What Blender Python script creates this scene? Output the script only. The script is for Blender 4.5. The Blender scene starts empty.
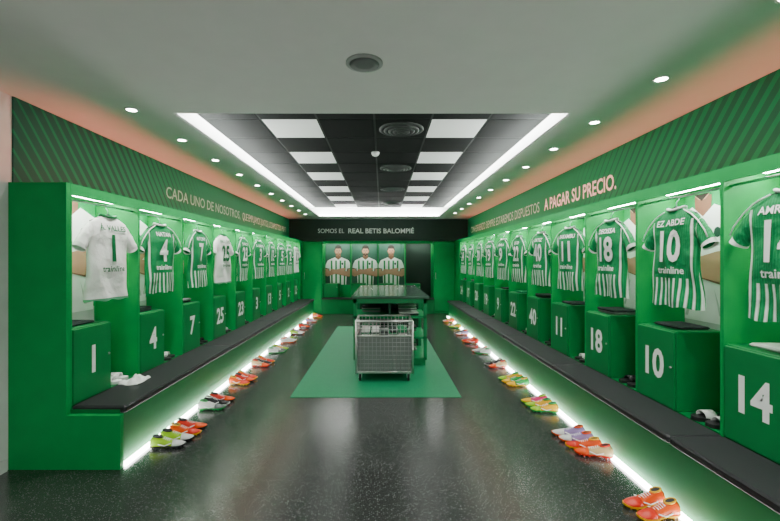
import bpy, math, random
from mathutils import Vector, Matrix
random.seed(7)
scene = bpy.context.scene
F=405.0; CH=1.55

# ---------------------------------------------------------------- materials
def mat(name, col, rough=0.5, metal=0.0, emit=0.0, var=0.06, vscale=6.0, bump=0.0, bscale=60.0, spec=0.3, ecol=None, coat=0.0):
    m=bpy.data.materials.new(name); m.use_nodes=True
    nt=m.node_tree; b=nt.nodes['Principled BSDF']
    b.inputs['Roughness'].default_value=rough
    b.inputs['Metallic'].default_value=metal
    b.inputs['Specular IOR Level'].default_value=spec
    b.inputs['Coat Weight'].default_value=coat
    tc=nt.nodes.new('ShaderNodeTexCoord')
    n=nt.nodes.new('ShaderNodeTexNoise'); n.inputs['Scale'].default_value=vscale; n.inputs['Detail'].default_value=3
    nt.links.new(tc.outputs['Object'], n.inputs['Vector'])
    r=nt.nodes.new('ShaderNodeValToRGB')
    c=Vector(col)
    r.color_ramp.elements[0].position=0.3; r.color_ramp.elements[1].position=0.7
    r.color_ramp.elements[0].color=(*[max(0,x*(1-var)) for x in c],1)
    r.color_ramp.elements[1].color=(*[min(1,x*(1+var)) for x in c],1)
    nt.links.new(n.outputs['Fac'], r.inputs['Fac'])
    nt.links.new(r.outputs['Color'], b.inputs['Base Color'])
    if bump>0:
        n2=nt.nodes.new('ShaderNodeTexNoise'); n2.inputs['Scale'].default_value=bscale
        nt.links.new(tc.outputs['Object'], n2.inputs['Vector'])
        bp=nt.nodes.new('ShaderNodeBump'); bp.inputs['Strength'].default_value=bump; bp.inputs['Distance'].default_value=0.01
        nt.links.new(n2.outputs['Fac'], bp.inputs['Height']); nt.links.new(bp.outputs['Normal'], b.inputs['Normal'])
    if emit>0:
        b.inputs['Emission Color'].default_value=(*(ecol or col),1)
        b.inputs['Emission Strength'].default_value=emit
    return m

def mnode(nt,op,a,b=None,c=None):
    n=nt.nodes.new('ShaderNodeMath'); n.operation=op
    for i,v in enumerate((a,b,c)):
        if v is None: continue
        if isinstance(v,(int,float)): n.inputs[i].default_value=v
        else: nt.links.new(v,n.inputs[i])
    return n.outputs[0]
def mixc(nt,fac,c1,c2):
    n=nt.nodes.new('ShaderNodeMix'); n.data_type='RGBA'
    if isinstance(fac,(int,float)): n.inputs[0].default_value=fac
    else: nt.links.new(fac,n.inputs[0])
    for i,c in ((6,c1),(7,c2)):
        if isinstance(c,tuple): n.inputs[i].default_value=(*c,1)
        else: nt.links.new(c,n.inputs[i])
    return n.outputs[2]

G_LOCK=(0.0,0.26,0.055); G_BOX=(0.0,0.175,0.04); G_BASE=(0.0,0.15,0.034)
M_lock=mat('locker_green',G_LOCK,0.5,spec=.2)
M_back=mat('locker_back_green',(0.0,0.31,0.08),0.6,spec=.15)
M_box=mat('box_green',G_BOX,0.45,spec=.25)
M_base=mat('bench_green',G_BASE,0.5,spec=.2)
M_white=mat('print_white',(0.9,0.92,0.91),0.6)
M_dim=mat('print_grey',(0.40,0.64,0.52),0.6)
M_dimL=mat('print_pale_green',(0.22,0.50,0.36),0.6)
M_cush=mat('bench_leather',(0.015,0.017,0.019),0.5,bump=0.2,bscale=150)
M_dark=mat('dark_gap',(0.006,0.02,0.013),0.7)
M_metal=mat('brushed_metal',(0.6,0.61,0.61),0.32,metal=1.0)
M_cage=mat('cage_wire',(0.36,0.38,0.37),0.38,metal=1.0)
M_black=mat('black_plastic',(0.015,0.016,0.017),0.45)
M_led=mat('led_white',(1,1,1),0.5,emit=115,ecol=(0.98,1.0,0.98))
M_ledf=mat('led_floor',(1,1,1),0.5,emit=32,ecol=(1.0,0.98,0.97))
M_ledl=mat('led_locker',(1,1,1),0.5,emit=88,ecol=(1.0,0.98,0.93))
M_spot=mat('downlight_glow',(1,1,1),0.5,emit=60,ecol=(1.0,0.95,0.86))
M_wall=mat('wall_white_paint',(0.66,0.68,0.66),0.7,bump=0.05,bscale=200)
M_ceil=mat('ceiling_plaster',(0.64,0.635,0.62),0.75,var=0.02)
M_cove=mat('cove_white',(0.88,0.89,0.87),0.7,var=0.02)
M_tileb=mat('tile_black',(0.006,0.008,0.007),0.85,spec=.1)
M_tilew=mat('tile_white',(0.85,0.86,0.84),0.6,emit=0.3)  # white tile with a faint emission of its own
M_grid=mat('tile_grid',(0.02,0.024,0.022),0.6,spec=.2)
M_mat=mat('green_rubber_mat',(0.006,0.18,0.075),0.5,vscale=40,var=0.12)
M_skin=mat('print_skin',(0.50,0.27,0.18),0.6)
M_skind=mat('print_skin_shade',(0.22,0.10,0.06),0.6)
M_hair=mat('print_hair',(0.02,0.013,0.01),0.7)
M_pgreen=mat('print_green',(0.01,0.22,0.07),0.6)
M_pdark=mat('print_dark_green',(0.015,0.06,0.04),0.6)
M_pbg=mat('print_background',(0.03,0.10,0.07),0.6)
M_pgrey=mat('print_white_shade',(0.55,0.60,0.57),0.6)
M_top=mat('counter_top',(0.04,0.10,0.07),0.16,spec=.6)
M_ctr=mat('counter_green',(0.002,0.19,0.06),0.4)
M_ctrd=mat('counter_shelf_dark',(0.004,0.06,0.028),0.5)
M_fascia=mat('fascia_black',(0.012,0.03,0.022),0.5)

def floor_mat():
    m=mat('speckled_rubber_floor',(0.03,0.034,0.031),0.3)
    nt=m.node_tree; b=nt.nodes['Principled BSDF']
    tc=nt.nodes.new('ShaderNodeTexCoord')
    v=nt.nodes.new('ShaderNodeTexVoronoi'); v.inputs['Scale'].default_value=80
    nt.links.new(tc.outputs['Object'],v.inputs['Vector'])
    near=mnode(nt,'LESS_THAN',v.outputs['Distance'],0.3)
    sep=nt.nodes.new('ShaderNodeSeparateColor'); nt.links.new(v.outputs['Color'],sep.inputs[0])
    pick=mnode(nt,'GREATER_THAN',sep.outputs[0],0.5)
    msk=mnode(nt,'MULTIPLY',near,pick)
    n=nt.nodes.new('ShaderNodeTexNoise'); n.inputs['Scale'].default_value=2.0; n.inputs['Detail'].default_value=5
    nt.links.new(tc.outputs['Object'],n.inputs['Vector'])
    base=mixc(nt,n.outputs['Fac'],(0.022,0.025,0.024),(0.040,0.044,0.042))
    col=mixc(nt,msk,base,(0.11,0.122,0.118))
    nt.links.new(col,b.inputs['Base Color'])
    rr=mnode(nt,'MULTIPLY_ADD',n.outputs['Fac'],0.18,0.11)
    nt.links.new(rr,b.inputs['Roughness']); b.inputs['Specular IOR Level'].default_value=0.95
    n3=nt.nodes.new('ShaderNodeTexNoise'); n3.inputs['Scale'].default_value=120
    nt.links.new(tc.outputs['Object'],n3.inputs['Vector'])
    bp=nt.nodes.new('ShaderNodeBump'); bp.inputs['Strength'].default_value=0.10; bp.inputs['Distance'].default_value=0.004
    nt.links.new(n3.outputs['Fac'],bp.inputs['Height']); nt.links.new(bp.outputs['Normal'],b.inputs['Normal'])
    return m
M_floor=floor_mat()

def band_mat(name,base,stripe,y0,k):
    m=mat(name,base,0.6,spec=.15)
    nt=m.node_tree; b=nt.nodes['Principled BSDF']
    tc=nt.nodes.new('ShaderNodeTexCoord'); sx=nt.nodes.new('ShaderNodeSeparateXYZ')
    nt.links.new(tc.outputs['Object'],sx.inputs[0])
    s=mnode(nt,'MULTIPLY_ADD',sx.outputs['Z'],0.8,sx.outputs['Y'])
    s=mnode(nt,'DIVIDE',s,0.115); fr=mnode(nt,'FRACT',s)
    duty=mnode(nt,'MULTIPLY_ADD',sx.outputs['Y'],-k,0.78+k*y0)
    msk=mnode(nt,'LESS_THAN',fr,duty)
    nt.links.new(mixc(nt,msk,base,stripe),b.inputs['Base Color'])
    return m
M_bandL=band_mat('graphic_band_left',(0.005,0.18,0.075),(0.010,0.08,0.05),3.0,0.24)
M_bandR=band_mat('graphic_band_right',(0.005,0.22,0.085),(0.010,0.12,0.063),1.6,0.2)

def shirt_mat(name,kind):
    m=mat(name,(0.7,0.72,0.7),0.75)
    nt=m.node_tree; b=nt.nodes['Principled BSDF']
    tc=nt.nodes.new('ShaderNodeTexCoord'); sx=nt.nodes.new('ShaderNodeSeparateXYZ')
    nt.links.new(tc.outputs['Object'],sx.inputs[0])
    X=sx.outputs['X']; Z=sx.outputs['Z']
    if kind=='home':
        f=mnode(nt,'FRACT',mnode(nt,'ADD',mnode(nt,'DIVIDE',X,0.05),10.30))
        st=mnode(nt,'LESS_THAN',f,0.40)
        ax=mnode(nt,'ABSOLUTE',X)
        pan=mnode(nt,'MULTIPLY',mnode(nt,'LESS_THAN',ax,0.165),mnode(nt,'GREATER_THAN',Z,-0.51))
        st=mnode(nt,'MULTIPLY',st,mnode(nt,'SUBTRACT',1.0,pan))
        yoke=mnode(nt,'GREATER_THAN',Z,-0.085)
        st=mnode(nt,'MULTIPLY',st,mnode(nt,'SUBTRACT',1.0,yoke))
        slv=mnode(nt,'MULTIPLY',mnode(nt,'GREATER_THAN',ax,0.238),mnode(nt,'GREATER_THAN',Z,-0.5))
        st=mnode(nt,'MULTIPLY',st,mnode(nt,'SUBTRACT',1.0,slv))
        # fine tonal pinstripe woven into the green and white
        fine=mnode(nt,'LESS_THAN',mnode(nt,'FRACT',mnode(nt,'DIVIDE',X,0.0167)),0.28)
        g=mixc(nt,fine,(0.0,0.21,0.058),(0.008,0.27,0.09))
        wv=mixc(nt,fine,(0.74,0.81,0.76),(0.42,0.62,0.48))
        nt.links.new(mixc(nt,st,g,wv),b.inputs['Base Color'])
    else:
        hem=mnode(nt,'LESS_THAN',Z,-0.70)
        nt.links.new(mixc(nt,hem,(0.9,0.91,0.88),(0.1,0.35,0.2)),b.inputs['Base Color'])
    n2=nt.nodes.new('ShaderNodeTexNoise'); n2.inputs['Scale'].default_value=9; n2.inputs['Detail'].default_value=4
    nt.links.new(tc.outputs['Object'],n2.inputs['Vector'])
    bp=nt.nodes.new('ShaderNodeBump'); bp.inputs['Strength'].default_value=0.8; bp.inputs['Distance'].default_value=0.025
    nt.links.new(n2.outputs['Fac'],bp.inputs['Height']); nt.links.new(bp.outputs['Normal'],b.inputs['Normal'])
    return m
M_home=shirt_mat('shirt_green_white_stripes','home')
M_gk=shirt_mat('shirt_white','gk')
M_collar=mat('collar_white',(0.75,0.78,0.75),0.7)
M_ink=mat('shirt_green_ink',(0.0,0.14,0.04),0.6)

# ---------------------------------------------------------------- builder
class MB:
    def __init__(s): s.v=[];s.f=[];s.mi=[];s.sm=[];s.mats=[];s.clip=None
    def m(s,mt):
        if mt not in s.mats: s.mats.append(mt)
        return s.mats.index(mt)
    def add(s,vs,fs,mt,smooth=False):
        o=len(s.v); k=s.m(mt); s.v+= [tuple(p) for p in vs]
        for f in fs: s.f.append([i+o for i in f]); s.mi.append(k); s.sm.append(smooth)
    def box(s,x0,x1,y0,y1,z0,z1,mt):
        vs=[(x0,y0,z0),(x1,y0,z0),(x1,y1,z0),(x0,y1,z0),(x0,y0,z1),(x1,y0,z1),(x1,y1,z1),(x0,y1,z1)]
        s.add(vs,[(0,3,2,1),(4,5,6,7),(0,1,5,4),(1,2,6,5),(2,3,7,6),(3,0,4,7)],mt)
    def cbox(s,x0,x1,y0,y1,z0,z1,mt,c=0.006):
        def ring(i,z): 
            a,b,cc,d=x0+i,x1-i,y0+i,y1-i
            return [(a+c,cc,z),(b-c,cc,z),(b,cc+c,z),(b,d-c,z),(b-c,d,z),(a+c,d,z),(a,d-c,z),(a,cc+c,z)]
        rings=[ring(c,z0),ring(0,z0+c),ring(0,z1-c),ring(c,z1)]
        s.loft(rings,mt,True,False)
    def loft(s,rings,mt,caps=True,smooth=True):
        n=len(rings[0]); vs=[p for r in rings for p in r]; fs=[]
        for i in range(len(rings)-1):
            for j in range(n):
                k=(j+1)%n
                fs.append((i*n+j,i*n+k,(i+1)*n+k,(i+1)*n+j))
        if caps:
            fs.append(tuple(reversed(range(n)))); fs.append(tuple((len(rings)-1)*n+j for j in range(n)))
        s.add(vs,fs,mt,smooth)
    def tube(s,pts,r,mt,n=8,caps=True):
        pts=[Vector(p) for p in pts]; rings=[]
        for i,p in enumerate(pts):
            d=(pts[min(i+1,len(pts)-1)]-pts[max(i-1,0)]).normalized()
            a=d.orthogonal().normalized() if i==0 else (u-d*u.dot(d)).normalized()
            u=a; w=d.cross(u)
            rr=r[i] if isinstance(r,(list,tuple)) else r
            rings.append([tuple(p+u*math.cos(t)*rr+w*math.sin(t)*rr) for t in [2*math.pi*k/n for k in range(n)]])
        s.loft(rings,mt,caps,True)
    def poly(s,pts,mt,y=0.0):
        if s.clip:
            for ax,lim,sg in ((0,s.clip[0],1),(0,s.clip[1],-1),(1,s.clip[2],1),(1,s.clip[3],-1)):
                out=[]
                for i in range(len(pts)):
                    p,q=pts[i],pts[(i+1)%len(pts)]
                    ip=(p[ax]-lim)*sg>=0; iq=(q[ax]-lim)*sg>=0
                    if ip: out.append(p)
                    if ip!=iq:
                        t=(lim-p[ax])/(q[ax]-p[ax]); out.append((p[0]+(q[0]-p[0])*t,p[1]+(q[1]-p[1])*t))
                pts=out
                if len(pts)<3: return
        s.add([(p[0],y,p[1]) for p in pts],[tuple(range(len(pts)))],mt)
    def ell(s,cx,cz,rx,rz,mt,y=0.0,n=20,rot=0):
        s.poly([(cx+rx*math.cos(t)*math.cos(rot)-rz*math.sin(t)*math.sin(rot),cz+rx*math.cos(t)*math.sin(rot)+rz*math.sin(t)*math.cos(rot)) for t in [2*math.pi*k/n for k in range(n)]],mt,y)
    def text(s,st,h,mt,fn,xs=1.0,bold=0.0,width=None,align='CENTER'):
        vs,fs=text_geo(st,bold)
        xmn=min(p[0] for p in vs); xmx=max(p[0] for p in vs)
        sc=h/0.7
        xsc=(width/(xmx-xmn)) if width else sc*xs
        cx=(xmn+xmx)/2 if align=='CENTER' else xmn
        s.add([fn((p[0]-cx)*xsc,(p[1]-0.35)*sc) for p in vs],fs,mt)
    def obj(s,name,parent=None,loc=(0,0,0),rotz=0.0):
        me=bpy.data.meshes.new(name); me.from_pydata(s.v,[],s.f)
        for mt in s.mats: me.materials.append(mt)
        me.polygons.foreach_set('material_index',s.mi); me.polygons.foreach_set('use_smooth',s.sm); me.update()
        return mkobj(name,me,parent,loc,rotz)
def mkobj(name,me,parent=None,loc=(0,0,0),rotz=0.0):
    ob=bpy.data.objects.new(name,me); scene.collection.objects.link(ob)
    ob.location=loc; ob.rotation_euler=(0,0,rotz)
    if parent: ob.parent=parent
    return ob
def empty(name,loc=(0,0,0),rotz=0.0):
    e=bpy.data.objects.new(name,None); e.empty_display_size=0.1
    scene.collection.objects.link(e); e.location=loc; e.rotation_euler=(0,0,rotz); return e
_tc={}
def text_geo(st,bold):
    k=(st,bold)
    if k in _tc: return _tc[k]
    cu=bpy.data.curves.new('t','FONT'); cu.body=st; cu.size=1.0; cu.offset=bold; cu.resolution_u=3
    ob=bpy.data.objects.new('t',cu); scene.collection.objects.link(ob)
    dg=bpy.context.evaluated_depsgraph_get(); dg.update()
    me=bpy.data.meshes.new_from_object(ob.evaluated_get(dg))
    vs=[(v.co.x,v.co.y) for v in me.vertices]; fs=[tuple(p.vertices) for p in me.polygons]
    bpy.data.objects.remove(ob); bpy.data.curves.remove(cu); bpy.data.meshes.remove(me)
    _tc[k]=(vs,fs); return _tc[k]

# ---------------------------------------------------------------- room
XL,XR=-2.77,2.56          # wall faces
FL,FR=-2.34,2.14          # locker fronts
BL,BR=-1.94,1.80          # bench fronts
ZC=CH+1.23; YN,YF=-1.6,12.5
W=0.855
def simple(name,boxes,mt,**kw):
    b=MB()
    for q in boxes: b.box(*q,mt)
    return b.obj(name,**kw)
simple('floor',[(XL-.1,XR+.1,YN-.1,YF+.1,-.1,0)],M_floor)
simple('wall_left',[(XL-.1,XL,YN,YF,0,ZC)],M_wall)
simple('wall_right',[(XR,XR+.1,YN,YF,0,ZC)],M_wall)
simple('wall_back',[(XL-.1,XR+.1,YF,YF+.1,0,ZC)],M_wall)
simple('wall_front',[(XL-.1,XR+.1,YN-.1,YN,0,ZC)],M_wall)
simple('baseboard_left',[(XL,XL+.015,YN,2.98,0,.09)],M_wall)
simple('baseboard_right',[(XR-.015,XR,YN,.79,0,.09)],M_wall)
OX0,OX1,OY0,OY1=-1.745,1.585,3.39,11.3
b=MB()
for q in [(XL-.1,XR+.1,YN-.1,OY0),(XL-.1,XR+.1,OY1,YF+.1),(XL-.1,OX0,OY0,OY1),(OX1,XR+.1,OY0,OY1)]:
    b.box(*q,ZC,ZC+.02,M_ceil)
b.obj('ceiling')
ZR=CH+1.50
b=MB()
RX0,RX1,RY0,RY1=-2.2,2.03,3.1,11.55
b.box(RX0,RX1,RY0,RY1,ZR,ZR+.03,M_cove)
b.box(RX0-.03,RX0,RY0,RY1,ZC+.02,ZR+.03,M_cove); b.box(RX1,RX1+.03,RY0,RY1,ZC+.02,ZR+.03,M_cove)
b.box(RX0,RX1,RY0-.03,RY0,ZC+.02,ZR+.03,M_cove); b.box(RX0,RX1,RY1,RY1+.03,ZC+.02,ZR+.03,M_cove)
b.obj('ceiling_recess')
b=MB(); TW=0.594; TD=0.638; TX0=-1.862; TY0=3.58
for r in range(12):
    for c in range(6):
        x=TX0+c*TW; y=TY0+r*TD
        wt = (c in (1,4) and r%2==1)
        b.box(x+.012,x+TW-.012,y+.012,y+TD-.012,ZR-.03,ZR-.015,M_tilew if wt else M_tileb)
b.box(TX0,TX0+6*TW,TY0,TY0+12*TD,ZR-.026,ZR,M_grid)
b.obj('ceiling_tiles')
b=MB()
b.box(OX0-.12,OX0-.07,OY0,OY1+.1,ZC+.021,ZC+.04,M_led)
b.box(OX1+.07,OX1+.12,OY0,OY1+.1,ZC+.021,ZC+.04,M_led)
b.box(OX0-.1,OX1+.1,OY1+.10,OY1+.14,ZC+.021,ZC+.04,M_led)
b.obj('cove_led_strip')
M_dif=mat('diffuser_metal',(0.035,0.04,0.038),0.5)
for r in (1,4,7,10):
    b=MB(); x=TX0+3.5*TW; y=TY0+(r+.5)*TD
    for i,(ri,zz) in enumerate([(.25,0),(.2,-.012),(.15,-.02),(.10,-.026),(.05,-.03)]):
        n=28
        rings=[]
        for (rr,dz) in ((ri,0.0),(ri,-.008),(ri-.03,-.018),(max(ri-.04,.005),0.0)):
            rings.append([(x+rr*math.cos(2*math.pi*k/n),y+rr*math.sin(2*math.pi*k/n),ZR-.03+zz+dz) for k in range(n)])
        b.loft(rings,M_dif,False,True)
    b.obj('ceiling_air_diffuser')
def disc(name,x,y,z,prof,mt,mt2=None):
    b=MB(); n=28
    rings=[[(x+r*math.cos(2*math.pi*k/n),y+r*math.sin(2*math.pi*k/n),z-dz) for k in range(n)] for r,dz in prof]
    b.loft(rings,mt,True,True)
    if mt2:
        b.loft([[(x+r*math.cos(2*math.pi*k/n),y+r*math.sin(2*math.pi*k/n),z-dz) for k in range(n)] for r,dz in ((prof[-1][0]*.93,prof[-1][1]+.001),(prof[-1][0]*.5,prof[-1][1]+.003),(.01,prof[-1][1]+.004))],mt2,True,True)
    return b.obj(name)
disc('smoke_detector',-.09,5.5,ZR-.03,[(.055,0),(.055,.02),(.04,.045),(.02,.055)],M_cove)
M_spk=mat('speaker_grille',(0.12,0.13,0.125),0.6)
M_spkr=mat('speaker_rim',(0.28,0.29,0.28),0.5)
disc('ceiling_speaker',-.11,2.52,ZC,[(.115,0),(.115,.008),(.10,.012)],M_spkr,M_spk)
def downlight(x,y):
    e=empty('recessed_downlight',(x,y,ZC))
    b=MB(); n=20
    def rg(r,z): return [(r*math.cos(2*math.pi*k/n),r*math.sin(2*math.pi*k/n),z) for k in range(n)]
    b.loft([rg(.052,0),rg(.050,-.006),rg(.038,-.006)],M_cove,False,True)
    b.add(rg(.038,-.004),[tuple(reversed(range(n)))],M_spot)
    b.obj('trim_ring',e)
    l=bpy.data.lights.new('spot','SPOT'); l.energy=74; l.spot_size=math.radians(108); l.spot_blend=.7; l.shadow_soft_size=.04; l.color=(1.0,.98,.92)
    o=bpy.data.objects.new('lamp',l); scene.collection.objects.link(o); o.parent=e; o.location=(0,0,-.03)
for k in range(0,10): downlight(-2.04,3.3+.83*k)
for k in range(-2,10): downlight(1.89,2.74+.86*k)

# graphic bands
b=MB(); b.box(XL+.001,XL+.012,3.03,12.015,2.132,ZC-.002,M_bandL); 
b.text("CADA UNO DE NOSOTROS,",.145,M_dimL,lambda x,z:(XL+.016,5.17+x,2.43+z),width=2.7,bold=.006,align='LEFT')
b.text("QUE EMPUJAMOS JUNTOS, LO DAMOS TODO POR TI",.145,M_dim,lambda x,z:(XL+.016,8.0+x,2.43+z),width=3.6,align='LEFT')
b.obj('trim_1')
b=MB(); b.box(XR-.012,XR-.001,.83,12.015,2.132,ZC-.002,M_bandR)
b.text("A PAGAR SU PRECIO.",.17,M_white,lambda x,z:(XR-.016,6.35-x,2.42+z),width=1.95,bold=.02,align='LEFT')
b.text("CON ESFUERZO SIEMPRE ESTAREMOS DISPUESTOS",.17,M_dim,lambda x,z:(XR-.016,11.6-x,2.42+z),width=5.05,align='LEFT')
b.obj('trim_2')
b=MB(); b.box(XL+.013,XR-.013,12.02,12.08,2.135,ZC-.002,M_fascia)
b.text("SOMOS EL",.13,M_white,lambda x,z:(-1.9+x,12.01,2.43+z),width=.78,align='LEFT')
b.text("REAL BETIS BALOMPIÉ",.14,M_white,lambda x,z:(-1.0+x,12.01,2.43+z),width=1.95,bold=.02,align='LEFT')
b.obj('fascia_sign')

# ---------------------------------------------------------------- player print (flat graphic)
def player(b,cx,z0,s,y,shirt=M_white,hair=0,stripes=True,skin=None):
    SK=skin or M_skin
    e=[0]
    def Y(): e[0]+=1; return y-0.0007*e[0]
    P=lambda pts:[(cx+px*s,z0+pz*s) for px,pz in pts]
    b.poly(P([(-.18,0),(.18,0),(.18,-.25),(.02,-.25),(0,-.18),(-.02,-.25),(-.18,-.25)]),M_pgrey if not stripes else M_pgreen,Y())
    b.poly(P([(-.05,.48),(.05,.48),(.055,.62),(-.055,.62)]),M_skind,Y())
    b.poly(P([(-.17,-.02),(.17,-.02),(.18,.2),(.20,.42),(.20,.515),(.07,.57),(.045,.55),(0,.515),(-.045,.55),(-.07,.57),(-.20,.515),(-.20,.42),(-.18,.2)]),shirt,Y())
    yy=Y()
    if stripes:
        for i in (-3,-1,1,3):
            b.poly(P([(i*.045-.018,-.02),(i*.045+.018,-.02),(i*.048+.018,.50),(i*.048-.018,.50)]),M_pgreen,yy)
    else:
        for q in ([(-.12,.0),(-.10,.0),(-.05,.16),(-.06,.17)],[(.10,.02),(.12,.02),(.07,.15)],[(-.17,.40),(-.12,.36),(-.05,.34),(-.12,.345)],[(.17,.42),(.12,.38),(.06,.36),(.12,.365)]):
            b.poly(P(q),M_pgrey,yy)
    b.ell(cx+.09*s,z0+.43*s,.022*s,.026*s,M_pdark,Y(),12)
    yy=Y()
    for g in (-1,1):
        b.poly(P([(g*.165,.53),(g*.225,.50),(g*.265,.42),(g*.285,.33),(g*.20,.31),(g*.185,.40)]),shirt,yy)
        b.poly(P([(g*.285,.33),(g*.28,.345),(g*.198,.325),(g*.20,.31)]),M_pdark,yy-.0004)
    Y();yy=Y()
    for g in (-1,1):
        b.poly(P([(g*.205,.315),(g*.28,.33),(g*.30,.24),(g*.285,.18),(g*.235,.155),(g*.205,.21)]),SK,yy)
    b.poly(P([(-.29,.19),(-.235,.155),(-.1,.20),(.12,.27),(.165,.305),(.14,.34),(.09,.335),(-.11,.29),(-.27,.26)]),SK,Y())
    b.poly(P([(.295,.205),(.235,.145),(.1,.175),(-.13,.225),(-.15,.24),(.1,.19),(.22,.17),(.28,.21)]),M_skind,Y())
    b.poly(P([(.285,.185),(.235,.155),(.1,.185),(-.12,.225),(-.175,.26),(-.165,.31),(-.11,.315),(.11,.275),(.27,.265)]),SK,Y())
    yy=Y()
    for k in range(3): b.poly(P([(-.16,.268+k*.012),(-.125,.266+k*.012),(-.125,.269+k*.012),(-.16,.271+k*.012)]),M_skind,yy)
    hy=.70
    b.ell(cx,z0+(hy+.04)*s,.076*s,.092*s,M_hair,Y())
    yy=Y(); b.ell(cx-.07*s,z0+(hy-.0)*s,.012*s,.024*s,M_skind,yy); b.ell(cx+.07*s,z0+hy*s,.012*s,.024*s,M_skind,yy)
    b.ell(cx,z0+(hy-.005)*s,.067*s,.098*s,SK,Y())
    b.poly(P([(-.068,hy+.025),(-.055,hy+.055),(.055,hy+.055),(.068,hy+.025),(.066,hy+.10),(.03,hy+.13),(-.03,hy+.13),(-.066,hy+.10)]),M_hair,Y())
    b.poly(P([(-.066,hy-.01),(-.055,hy-.065),(0,hy-.107),(.055,hy-.065),(.066,hy-.01),(.05,hy-.05),(.02,hy-.045),(0,hy-.05),(-.02,hy-.045),(-.05,hy-.05)]),M_skind if hair else M_hair,Y())
    yy=Y()
    for g in (-1,1):
        b.ell(cx+g*.026*s,z0+(hy+.005)*s,.011*s,.005*s,M_hair,yy,10)
        b.poly(P([(g*.026-.016,hy+.02),(g*.026+.016,hy+.02),(g*.026+.014,hy+.028),(g*.026-.014,hy+.028)]),M_hair,yy)
    b.poly(P([(-.011,hy-.03),(.011,hy-.03),(.004,hy+.0)]),M_skind,yy)
    b.poly(P([(-.022,hy-.062),(.022,hy-.062),(.015,hy-.07),(-.015,hy-.07)]),SK,yy)

# ---------------------------------------------------------------- lockers
def locker_shell(W,D,print_=True,dark=False):
    b=MB(); h=W/2; t=.014
    b.box(-h,h,D-.02,D,.43,2.13,M_dark if dark else M_back)
    b.box(-h,-h+t,0,D-.02,.43,2.13,M_lock); b.box(h-t,h,0,D-.02,.43,2.13,M_lock)
    b.box(-h+t,h-t,0,D-.02,2.10,2.13,M_lock)
    b.box(-h+t,h-t,0,.02,2.045,2.10,M_lock)
    b.box(-h+t,h-t,.02,D-.02,.43,.445,M_base)
    b.box(-h+t+.05,h-t-.05,.19,.225,2.085,2.10,M_ledl)
    if D!=.45: b.tube([(-h+t,.055,2.02),(h-t,.055,2.02)],.009,M_metal,8)
    return b
def box_mesh(W,D):
    zt=1.03 if D!=.45 else .86
    b=MB(); x0=-W/2+.018; x1=x0+.43
    b.cbox(x0,x1,.012,D-.045,.446,zt,M_box,.004)
    b.cbox(x0+.004,x1-.004,-.006,.010,.455,zt-.008,M_box,.004)
    b.tube([(x1-.035,-.007,.76),(x1-.035,-.014,.76)],.009,M_metal,10)
    return b
def make_locker(name,W,D,loc,rot,num,variant=0,dark=False,pr=True):
    e=empty(name,loc,rot)
    key=(W,D,dark)
    if key not in _lk: _lk[key]=(locker_shell(W,D,dark=dark).obj('shell',e),box_mesh(W,D).obj('storage_box',e))
    else:
        mkobj('shell',_lk[key][0].data,e); mkobj('storage_box',_lk[key][1].data,e)
    if num:
        b=MB(); x0=-W/2+.018+.215
        b.text(num,.21,M_white,lambda x,z:(x0+x,-.0075,.76+z),xs=.85,bold=.03)
        b.obj('box_number',e)
    if pr:
        k=('p',W,D,variant)
        if k not in _lk:
            b=MB(); b.clip=(-W/2+.016,W/2-.016,.80,2.075)
            b.poly([(-W/2+.016,.8),(W/2-.016,.8),(W/2-.016,2.075),(-W/2+.016,2.075)],M_pbg if variant>=2 else M_back,D-.0215)
            if variant>=2:
                player(b,[0,.02,-.01][variant%3],.84,1.42,D-.023,hair=variant%2,stripes=True,shirt=M_white,skin=M_skin)
            elif variant==1:
                player(b,-.22,1.10,1.55,D-.023,stripes=False)
            else:
                player(b,.10,1.12,1.6,D-.023,stripes=False)
            _lk[k]=b.obj('player_poster',e)
        else: mkobj('player_poster',_lk[k].data,e)
    return e
_lk={}
DL=abs(XL-FL)-.001; DR=abs(XR-FR)-.001
left=[("1","Á. VALLES",1),("4","NATAN",0),("7","ANTONY",0),("25","PAU LÓPEZ",1),("23","JUNIOR",0),("3","D. LLORENTE",0),("13","ADRIÁN",0),("5","BARTRA",0),("2","BELLERÍN",0),("12","R. RODRÍGUEZ",1)]
right=[("8","FORNALS",0),("14","AMRABAT",0),("10","EZ ABDE",0),("18","DEOSSA",0),("11","BAKAMBU",0),("40","ORTIZ",0),("22","ISCO",0),("9","ÁVILA",0),("19","CUCHO",0),("20","LO CELSO",0),("17","RIQUELME",0),("24","RUIBAL",0)]
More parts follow.
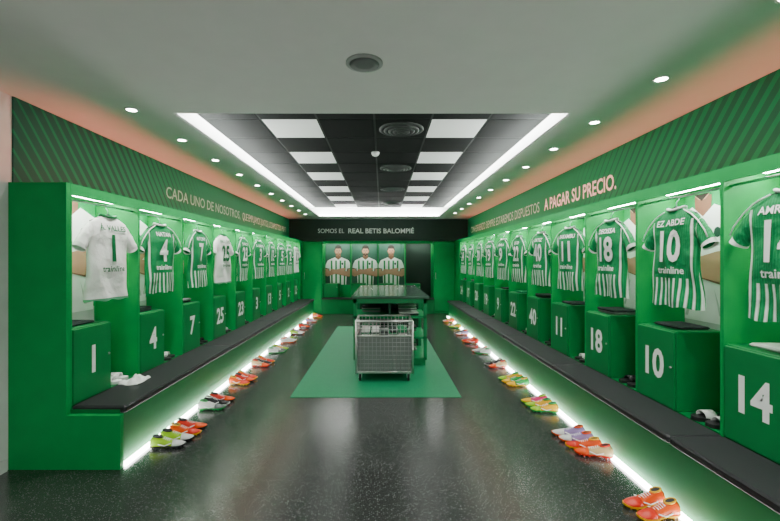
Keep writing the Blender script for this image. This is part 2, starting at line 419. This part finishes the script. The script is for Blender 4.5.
# ---------------------------------------------------------------- shirts
def interp(t,ks):
    for (a,va),(c,vc) in zip(ks,ks[1:]):
        if t<=c: return va+(vc-va)*(t-a)/(c-a)
    return ks[-1][1]
HW=[(0,.088),(.018,.13),(.04,.185),(.06,.212),(.1,.225),(.2,.23),(.4,.232),(.72,.25)]
def shirt_obj(num,name,white,loc,rot,seed):
    rnd=random.Random(seed); p1,p2,p3=[rnd.uniform(0,6) for _ in range(3)]
    M=M_gk if white else M_home; ink=M_ink if white else M_white
    e=empty('football_shirt',loc,rot)
    def wr(x,z):
        lo=min(1,max(0,(-z-.1)/.5))
        return .004*math.sin(16*x+7*z+p1)+lo*.013*math.sin(24*x+p2+2*math.sin(4*z+p3))+.004*math.sin(19*z+9*abs(x)+p3)
    def th(x,z):
        hw=interp(-z,HW); u=min(1,abs(x)/hw)
        return .048*max(0,1-u**3)**.5*min(1,.35+(-z)*5)
    b=MB(); NC=26; rings=[]
    zs=[0,.008,.018,.03,.045,.06,.08,.1]+[.1+.62*i/16 for i in range(1,17)]
    for zz in zs:
        hw=interp(zz,HW); r=[]
        for i in range(NC+1):
            u=-1+2*i/NC; x=u*hw; z=-zz-(.006*math.sin(9*u+p1) if zz>.6 else 0)
            if zz<.05: z-= .014*(1-min(1,abs(x)/.09)**2)*(1-zz/.05)
            r.append((x,-th(x,-zz)-wr(x,-zz),z))
        for i in range(NC-1,0,-1):
            u=-1+2*i/NC; x=u*hw; z=-zz
            if zz<.05: z-= .03*(1-min(1,abs(x)/.09)**2)*(1-zz/.05)
            r.append((x,th(x,-zz)-wr(x,-zz),z))
        rings.append(r)
    b.loft(rings,M,False,True)
    for sg in (-1,1):
        rings=[]
        n=16; S=9
        for i in range(S+1):
            s=i/S
            tp=Vector((.185+(.362-.185)*s,0,-.04-(.215)*s-.02*math.sin(math.pi*s)*-1))
            bt=Vector((.20+(.268-.20)*s,0,-.205-(.105)*s))
            c=(tp+bt)/2; a=(tp-bt)/2
            r=[]
            for k in range(n):
                t=2*math.pi*k/n
                q=c+a*math.cos(t); r.append((sg*q.x,-math.sin(t)*(.03+.012*s)+.004*math.sin(20*s+p2+t*2),q.z))
            if sg<0: r.reverse()
            rings.append(r)
        b.loft(rings[:S],M,False,True); b.loft(rings[S-1:],M_collar,False,True)
    n=24; pts=[]
    for k in range(n+1):
        t=2*math.pi*k/n
        pts.append((.088*math.cos(t),.03*math.sin(t),-.0+ .012*math.cos(t)**2 - (.012 if math.sin(t)>0 else .006)*abs(math.sin(t))))
    b.tube(pts,.010,M_collar if not white else M_ink,6,False)
    if not white:
        for g in (-1,1):
            b.tube([(g*.10,-.02,-.012),(g*.15,-.03,-.035),(g*.19,-.032,-.055),(g*.25,-.034,-.105),(g*.31,-.036,-.175),(g*.335,-.036,-.225)],.005,M_collar,5)
    fn=lambda x,z,z0:(x,-th(x,z+z0)-wr(x,z+z0)-.007,z+z0)
    nw=min(.31,.036*len(name)+.04)
    b.text(name,.045,ink,lambda x,z:fn(x,z,-.10),width=nw,bold=.018)
    b.text(num,.22,ink,lambda x,z:fn(x,z,-.27),xs=.82 if len(num)<2 else .78,bold=.03)
    b.text("trainline",.05,ink,lambda x,z:fn(x,z,-.45),width=.26,bold=.018)
    b.obj('body',e)
    h=MB()
    h.tube([(-.2,0,-.055),(-.1,0,-.018),(0,0,.012),(.1,0,-.018),(.2,0,-.055)],[.008,.012,.012,.012,.008],M_black,8)
    h.tube([(0,0,.01),(0,0,.05),(0,.008,.062),(0,.018,.072),(0,.018,.088),(0,.008,.097),(0,-.008,.095)],.004,M_metal,6)
    h.obj('hanger',e)
    return e
Lc=[];Rc=[]
for k,(n,nm,w) in enumerate(left):
    y=3.045+W*(k+.5); Lc.append(y)
    make_locker('open_locker',W,DL,(FL,y,0),math.pi/2,n,variant=0)
    j=random.Random(k).uniform(-.02,.03)
    shirt_obj(n,nm,w,(FL-.045,y+.03+j,1.93),math.pi/2+random.Random(k+50).uniform(-.14,.02),k)
for k,(n,nm,w) in enumerate(right):
    y=.84+W*(k+.5); Rc.append(y)
    make_locker('open_locker',W,DR,(FR,y,0),-math.pi/2,n,variant=1)
    j=random.Random(k+9).uniform(-.02,.02)
    shirt_obj(n,nm,w,(FR+.045,y+.03+j,1.93),-math.pi/2+random.Random(k+70).uniform(-.02,.14),k+30)
b=MB(); b.box(XL+.001,FL,3.0,3.043,.0,2.13,M_lock); b.box(FL,BL+.0,3.0,3.043,0,.40,M_lock)
b.obj('locker_end_panel')
YRE=.84+W*12; YLE=3.045+W*10
simple('locker_filler_panel',[(XL+.001,FL,YLE+.002,11.995,0,2.13)],M_lock)
simple('locker_filler_panel',[(FR,XR-.001,YRE+.002,11.995,0,2.13)],M_lock)
simple('locker_end_panel',[(FR,XR-.001,.80,.838,0,2.13),(BR,FR,.80,.838,0,.40)],M_lock)
def bench(x0,x1,xc0,xc1,st):
    e=empty('bench',(0,0,0))
    b=MB(); b.box(x0,x1,st[0],st[-1],0,.429,M_base)
    b.obj('base',e)
    c=MB()
    for a,d in zip(st,st[1:]): c.cbox(xc0,xc1,a+.003,d-.003,.40,.455,M_cush,.012)
    c.obj('cushion',e)
bench(XL+.002,BL-.03,FL+.003,BL+.012,[3.045,5.2,7.35,9.5,YLE])
bench(BR+.03,XR-.002,BR-.012,FR-.003,[.84,2.53,4.25,5.95,7.7,9.4,YRE])
simple('floor_led_strip',[(BL-.027,BL+.014,3.05,YLE,.001,.018)],M_ledf)
simple('floor_led_strip',[(BR-.014,BR+.027,.84,YRE,.001,.018)],M_ledf)

# back unit
bx=[-1.75+.815*(i+.5) for i in range(4)]
for i,x in enumerate(bx):
    make_locker('open_locker',.815,.45,(x,12.0,0),0,None,variant=[3,4,5,6][i],dark=(i==3),pr=(i<3))  # last bay: a doorway's darkness put into the back panel colour
b=MB()
b.box(-1.75,1.51,11.75,12.44,0,.42,M_base); b.box(-1.75,1.51,11.72,11.997,.42,.455,M_cush)
b.obj('bench')
for x0,x1 in ((-2.336,-1.756),(1.516,2.136)):
    b=MB(); b.box(x0,x1,11.9,12.0,0,2.11,M_lock); b.cbox(x0+.02,x1-.02,11.885,11.9,.06,2.08,M_lock,.004)
    b.tube([(x0+.06,11.87,1.0),(x0+.06,11.87,1.2)],.008,M_metal); b.box(x0+.053,x0+.067,11.87,11.886,1.0,1.02,M_metal); b.box(x0+.053,x0+.067,11.87,11.886,1.18,1.2,M_metal)
    b.obj('cupboard_door')

simple('floor_mat',[(-1.04,.9,4.58,9.5,.0,.006)],M_mat)

# ---------------------------------------------------------------- counter
e=empty('storage_counter',(.10,0,0))
b=MB(); x0,x1,y0,y1=-.52,.56,5.95,8.5
b.cbox(x0-.03,x1+.03,y0-.03,y1+.03,.99,1.03,M_top,.008)
b.obj('top',e)
b=MB()
b.box(x0+.02,x1-.02,y0+.02,y1-.02,.006,.09,M_ctr)
for z in (.09,.40,.70): b.box(x0,x1,y0,y1,z,z+.03,M_ctr)
b.box(x0,x1,y0,y1,.92,.99,M_ctr)
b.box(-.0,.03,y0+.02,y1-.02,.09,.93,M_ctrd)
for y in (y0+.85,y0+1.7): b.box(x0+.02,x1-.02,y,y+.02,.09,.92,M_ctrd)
for y in [y0+ (y1-y0-.04)*i/3 for i in range(4)]:
    for x in (x0,x1-.05): b.box(x,x+.05,y,y+.04,.09,.99,M_ctr)
b.obj('shelving',e)
M_tw=[mat('towel_white',(.6,.63,.6),.9,bump=.5,bscale=90),mat('towel_green',(.01,.2,.08),.9,bump=.5,bscale=90),mat('towel_dark',(.02,.03,.03),.9,bump=.5,bscale=90),mat('towel_grey',(.2,.22,.21),.9)]
def towel(b,x,y,z,w,d,n,rnd):
    for i in range(n):
        c=rnd.choice(M_tw); t=.022
        b.cbox(x-w/2+rnd.uniform(-.008,.008),x+w/2+rnd.uniform(-.008,.008),y-d/2,y+d/2+rnd.uniform(-.01,.01),z+i*t,z+i*t+t-.001,c,.009)
b=MB(); rnd=random.Random(3)
for zz in (.121,.431,.731):
    for yy in (6.2,6.6,7.05,7.42,7.9,8.25):
        for xx in (-.27,.3):
            if rnd.random()<.7: towel(b,xx,yy,zz,.3,.3,rnd.randint(2,6),rnd)
b.obj('folded_kit_stacks',loc=(.1,0,0))

# ---------------------------------------------------------------- trolley
e=empty('wire_cage_trolley',(.03,5.16,.006))
M_pl=mat('trolley_panel',(.22,.24,.235),.4,metal=.5)
b=MB(); hw=.36; L=.55
for x in (-hw,hw):
    for y in (0,L): b.tube([(x,y,.1),(x,y,.77)],.013,M_metal,8)
for z in (.12,.58,.77):
    b.tube([(-hw,0,z),(hw,0,z),(hw,L,z),(-hw,L,z),(-hw,0,z)],.012,M_metal,8)
b.box(-hw,hw,0,L,.105,.125,M_metal)
for i in range(1,12):
    z=.12+.65*i/12
    b.tube([(-hw,0,z),(hw,0,z)],.0035,M_cage,5); b.tube([(-hw,L,z),(hw,L,z)],.0035,M_cage,5)
    for x in (-hw,hw): b.tube([(x,0,z),(x,L,z)],.0035,M_cage,5)
for i in range(1,14):
    x=-hw+2*hw*i/14
    for y in (0,L): b.tube([(x,y,.12),(x,y,.77)],.0035,M_cage,5)
for i in range(1,9):
    y=L*i/9
    for x in (-hw,hw): b.tube([(x,y,.12),(x,y,.77)],.0035,M_cage,5)
b.obj('cage',e)
b=MB()
b.box(-hw+.03,hw-.03,.03,L-.03,.13,.145,M_pl)
for q in ((-hw+.02,hw-.02,.02,.03),(-hw+.02,hw-.02,L-.03,L-.02),(-hw+.02,-hw+.03,.03,L-.03),(hw-.03,hw-.02,.03,L-.03)):
    b.box(*q,.13,.58,M_pl)
b.obj('liner',e)
b=MB()
rnd=random.Random(11)
for i in range(5):
    towel(b,-.24+i*.12,.27,.50,.11,.4,rnd.randint(3,7),rnd)
b.obj('laundry',e)
b=MB()
for x in (-hw+.05,hw-.05):
    for y in (.05,L-.05):
        b.tube([(x-.014,y,.044),(x+.014,y,.044)],.044,M_black,16)
        b.box(x-.022,x-.016,y-.02,y+.02,.04,.105,M_metal); b.box(x+.016,x+.022,y-.02,y+.02,.04,.105,M_metal); b.box(x-.022,x+.022,y-.02,y+.02,.09,.105,M_metal)
b.obj('castors',e)

# ---------------------------------------------------------------- boots
def boot_mesh(up,sole,acc):
    b=MB(); n=14
    st=[(0,.018,.060,.012),(.01,.028,.082,.010),(.035,.034,.094,.008),(.075,.034,.088,.010),(.105,.033,.074,.014),(.14,.037,.062,.012),(.175,.043,.052,.008),(.21,.045,.044,.008),(.24,.040,.036,.010),(.262,.028,.028,.014),(.275,.012,.022,.018)]
    rings=[]
    for x,w,h,zb in st:
        r=[]
        for k in range(n):
            t=2*math.pi*k/n
            c,s=math.cos(t),math.sin(t)
            zc=zb+(h-zb)*.35
            z= zc+(h-zc)*max(0,s)**.8 if s>=0 else zc-(zc-zb)*abs(s)**.5
            y= w*math.copysign(abs(c)**.8,c)*(1 if s<0 else (1-.25*s))
            r.append((x-.14,y,z+.008))
        rings.append(r)
    b.loft(rings[:7],up,True,True); b.loft(rings[6:],acc,True,True)
    rs=[]
    for x,w,h,zb in st:
        rs.append([(x-.14,-w*.98,zb+.004),(x-.14,w*.98,zb+.004),(x-.14,w*1.03,zb+.016),(x-.14,-w*1.03,zb+.016)])
    b.loft(rs,sole,True,False)
    for x,y in ((-.115,.018),(-.115,-.018),(-.09,.02),(-.09,-.02),(.03,.03),(.03,-.03),(.07,.034),(.07,-.034),(.1,.02),(.1,-.02)):
        b.tube([(x,y,.016),(x,y,.0)],[.008,.005],sole,8)
    b.tube([(-.14+.058+.034*math.cos(t),.022*math.sin(t),.098-.008*math.cos(t)) for t in [2*math.pi*k/14 for k in range(15)]],.006,sole,6,False)
    b.add([(-.14+.058+.032*math.cos(t),.02*math.sin(t),.1-.008*math.cos(t)) for t in [2*math.pi*k/14 for k in range(14)]],[tuple(range(14))],M_black)
    for i in range(5):
        x=-.032+i*.014; z=.087-.0065*i
        b.tube([(x,-.018,z-.006),(x+.004,0,z+.003),(x,.018,z-.006)],.0028,M_white,5)
    for sg in (-1,1):
        b.tube([(-.07,sg*.037,.045),(-.02,sg*.038,.03),(.03,sg*.041,.05)],.004,M_white if acc is not M_white else M_black,5)
    me=bpy.data.meshes.new('football_boot'); me.from_pydata(b.v,[],b.f)
    for mt in b.mats: me.materials.append(mt)
    me.polygons.foreach_set('material_index',b.mi); me.polygons.foreach_set('use_smooth',b.sm); me.update()
    return me
cm=lambda n,c:mat('boot_'+n,c,.4)
OR=cm('orange',(.72,.075,.0));RD=cm('coral',(.62,.022,.008));LM=cm('lime',(.30,.55,.005));WH=cm('white',(.62,.63,.61));LI=cm('lilac',(.28,.2,.42));PK=cm('pink',(.62,.02,.16));YE=cm('yellow',(.75,.40,.0));GY=cm('grey',(.12,.14,.14));GR=cm('green',(.01,.32,.06));CR=cm('cream',(.6,.42,.2));BK=cm('black',(.012,.012,.014))
B={'lw':boot_mesh(LM,BK,WH),'or':boot_mesh(OR,YE,RD),'wg':boot_mesh(WH,GR,GY),'cr':boot_mesh(RD,BK,OR),'pk':boot_mesh(PK,LM,YE),'ly':boot_mesh(YE,GR,LM),'li':boot_mesh(LI,OR,WH),'co':boot_mesh(CR,RD,OR),'gr':boot_mesh(GR,YE,YE),'bk':boot_mesh(BK,WH,BK),'ww':boot_mesh(WH,OR,WH)}
Lp=[['lw','lw','or','cr'],['wg','bk','cr'],['or','cr','or'],['co','bk','or'],['wg','wg','ly'],['ww','ww'],['lw','li'],['cr','bk'],['li','wg'],['or','or']]
Rp=[['or','or'],['or','or'],['co','or','li','li'],['ly','ly','pk'],['gr','gr','ly'],['co','bk'],['wg','ww'],['cr','or'],['li','bk'],['ly','wg'],['or','lw']]
rb=random.Random(5)
def place(me,x,y,rot):
    mkobj('football_boot',me,None,(x,y,0),rot)
for k,p in enumerate(Lp):
    y=3.36+.85*k
    r=rb.uniform(-.12,.3)
    for i,c in enumerate(p):
        place(B[c],-1.775+rb.uniform(-.01,.01)+.01*i,y+.12*i,r+rb.uniform(-.06,.06))
for k,p in enumerate(Rp):
    y=1.60+.855*k-.02-(.08 if k==2 else 0)
    r=math.pi-rb.uniform(-.12,.35)
    for i,c in enumerate(p):
        place(B[c],1.665+rb.uniform(-.01,.01)-.01*i,y+.12*i,r+rb.uniform(-.06,.06))

# ---------------------------------------------------------------- slides, towels
def slides(loc,rot,m1,m2):
    e=empty('slide_sandals',loc,rot)
    for i,sg in enumerate((-1,1)):
        b=MB(); prof=[(-.13,.025),(-.11,.038),(-.04,.036),(.03,.042),(.09,.048),(.125,.036),(.14,.018)]
        top=[(x,w) for x,w in prof]+[(x,-w) for x,w in reversed(prof)]
        b.loft([[(x,y+sg*.06,z) for x,y in top] for z in (0,.012,.025)],m1,True,False)
        b.loft([[(x,sg*.06+.046*math.cos(t),.02+.045*math.sin(t)) for t in [math.pi*k/10 for k in range(11)]]+[(x,sg*.06+.04*math.cos(t),.02+.038*math.sin(t)) for t in [math.pi*k/10 for k in range(10,-1,-1)]] for x in (.0,.04,.08)],m2,True,True)
        b.obj('sandal_%d'%(i+1),e)
for k,y in enumerate(Lc):
    if k%3==2: m1,m2=M_black,M_black
    else: m1,m2=(M_collar,M_collar) if k==0 else (M_black,M_collar)
    slides((FL-.16,y+.22,.446),.0+rb.uniform(-.2,.2),m1,m2)
for k,y in enumerate(Rc):
    slides((FR+.16,y-.22,.446),math.pi+rb.uniform(-.2,.2),M_black,M_black if k%2 else M_collar)
for side,cs,fx,sg in (('L',Lc,FL,-1),('R',Rc,FR,1)):
    for k,y in enumerate(cs):
        if rb.random()<.6 or k<3:
            b=MB(); towel(b,fx+sg*.2,y+(-.2 if sg<0 else .2),1.031,.24,.3,rb.randint(1,2),rb); b.obj('folded_towel')
# crumpled white training top lying over the bench edge
def cloth(name,cx,cy,w,d,mt,seed):
    rnd=random.Random(seed); p=[rnd.uniform(0,6) for _ in range(4)]
    b=MB(); N=16
    def z(u,v): return .462+.028*(1+math.sin(5*u+p[0]+2*v))*(1-max(abs(u),abs(v))**4)*.8+.012*math.sin(9*v+p[1]+3*u)*(1-u*u)*(1-v*v)
    top=[];bot=[]
    for i in range(N+1):
        for j in range(N+1):
            u=-1+2*i/N; v=-1+2*j/N
            s=1+.08*math.sin(3*v+p[2])
            x=cx+u*w/2*s; y=cy+v*d/2*(1+.1*math.sin(3*u+p[3]))
            top.append((x,y,max(.460,z(u,v)))); bot.append((x,y,.457))
    M1=N+1; fs=[(i*M1+j,(i+1)*M1+j,(i+1)*M1+j+1,i*M1+j+1) for i in range(N) for j in range(N)]
    b.add(top,fs,mt,True)
    border=[i*M1 for i in range(N+1)]+[N*M1+j for j in range(1,N+1)]+[i*M1+N for i in range(N-1,-1,-1)]+[j for j in range(N-1,0,-1)]
    vs=[top[k] for k in border]+[bot[k] for k in border]; n=len(border)
    b.add(vs,[(k,(k+1)%n,n+(k+1)%n,n+k) for k in range(n)],mt,True)
    b.obj(name)
cloth('folded_training_top',-2.24,Lc[0]+.2,.17,.24,M_collar,4)

# ---------------------------------------------------------------- unseen pink area lights added to tint the ceiling
for x,sg in ((FL-.03,1),(FR+.03,-1)):
    y0=3.1 if x<0 else .9
    l=bpy.data.lights.new('ceiling_tint','AREA'); l.shape='RECTANGLE'; l.size=.05; l.size_y=11.4-y0; l.energy=38; l.color=(1.0,.17,.15); l.spread=math.radians(140)
    o=bpy.data.objects.new('added_ceiling_tint_light',l); scene.collection.objects.link(o)
    o.location=(x,(y0+11.4)/2,2.15); o.rotation_euler=(math.pi,math.radians(-48)*sg,0)

# ---------------------------------------------------------------- world, camera
w=bpy.data.worlds.new('world'); scene.world=w; w.use_nodes=True
w.node_tree.nodes['Background'].inputs[0].default_value=(.8,.9,.85,1); w.node_tree.nodes['Background'].inputs[1].default_value=.1
l=bpy.data.lights.new('overall_area','AREA'); l.shape='RECTANGLE'; l.size=1.2; l.size_y=.6; l.energy=100; l.color=(1,.98,.95)  # unseen area light behind the camera, for overall brightness
o=bpy.data.objects.new('unseen_area_light',l); scene.collection.objects.link(o); o.location=(0,-.6,ZC-.02)
cam=bpy.data.cameras.new('camera'); co=bpy.data.objects.new('camera',cam); scene.collection.objects.link(co)
cam.sensor_width=36; cam.lens=F/780*36; cam.shift_x=8/780; cam.clip_start=.05
co.location=(0,0,CH); co.rotation_euler=(math.pi/2,0,0)
scene.camera=co
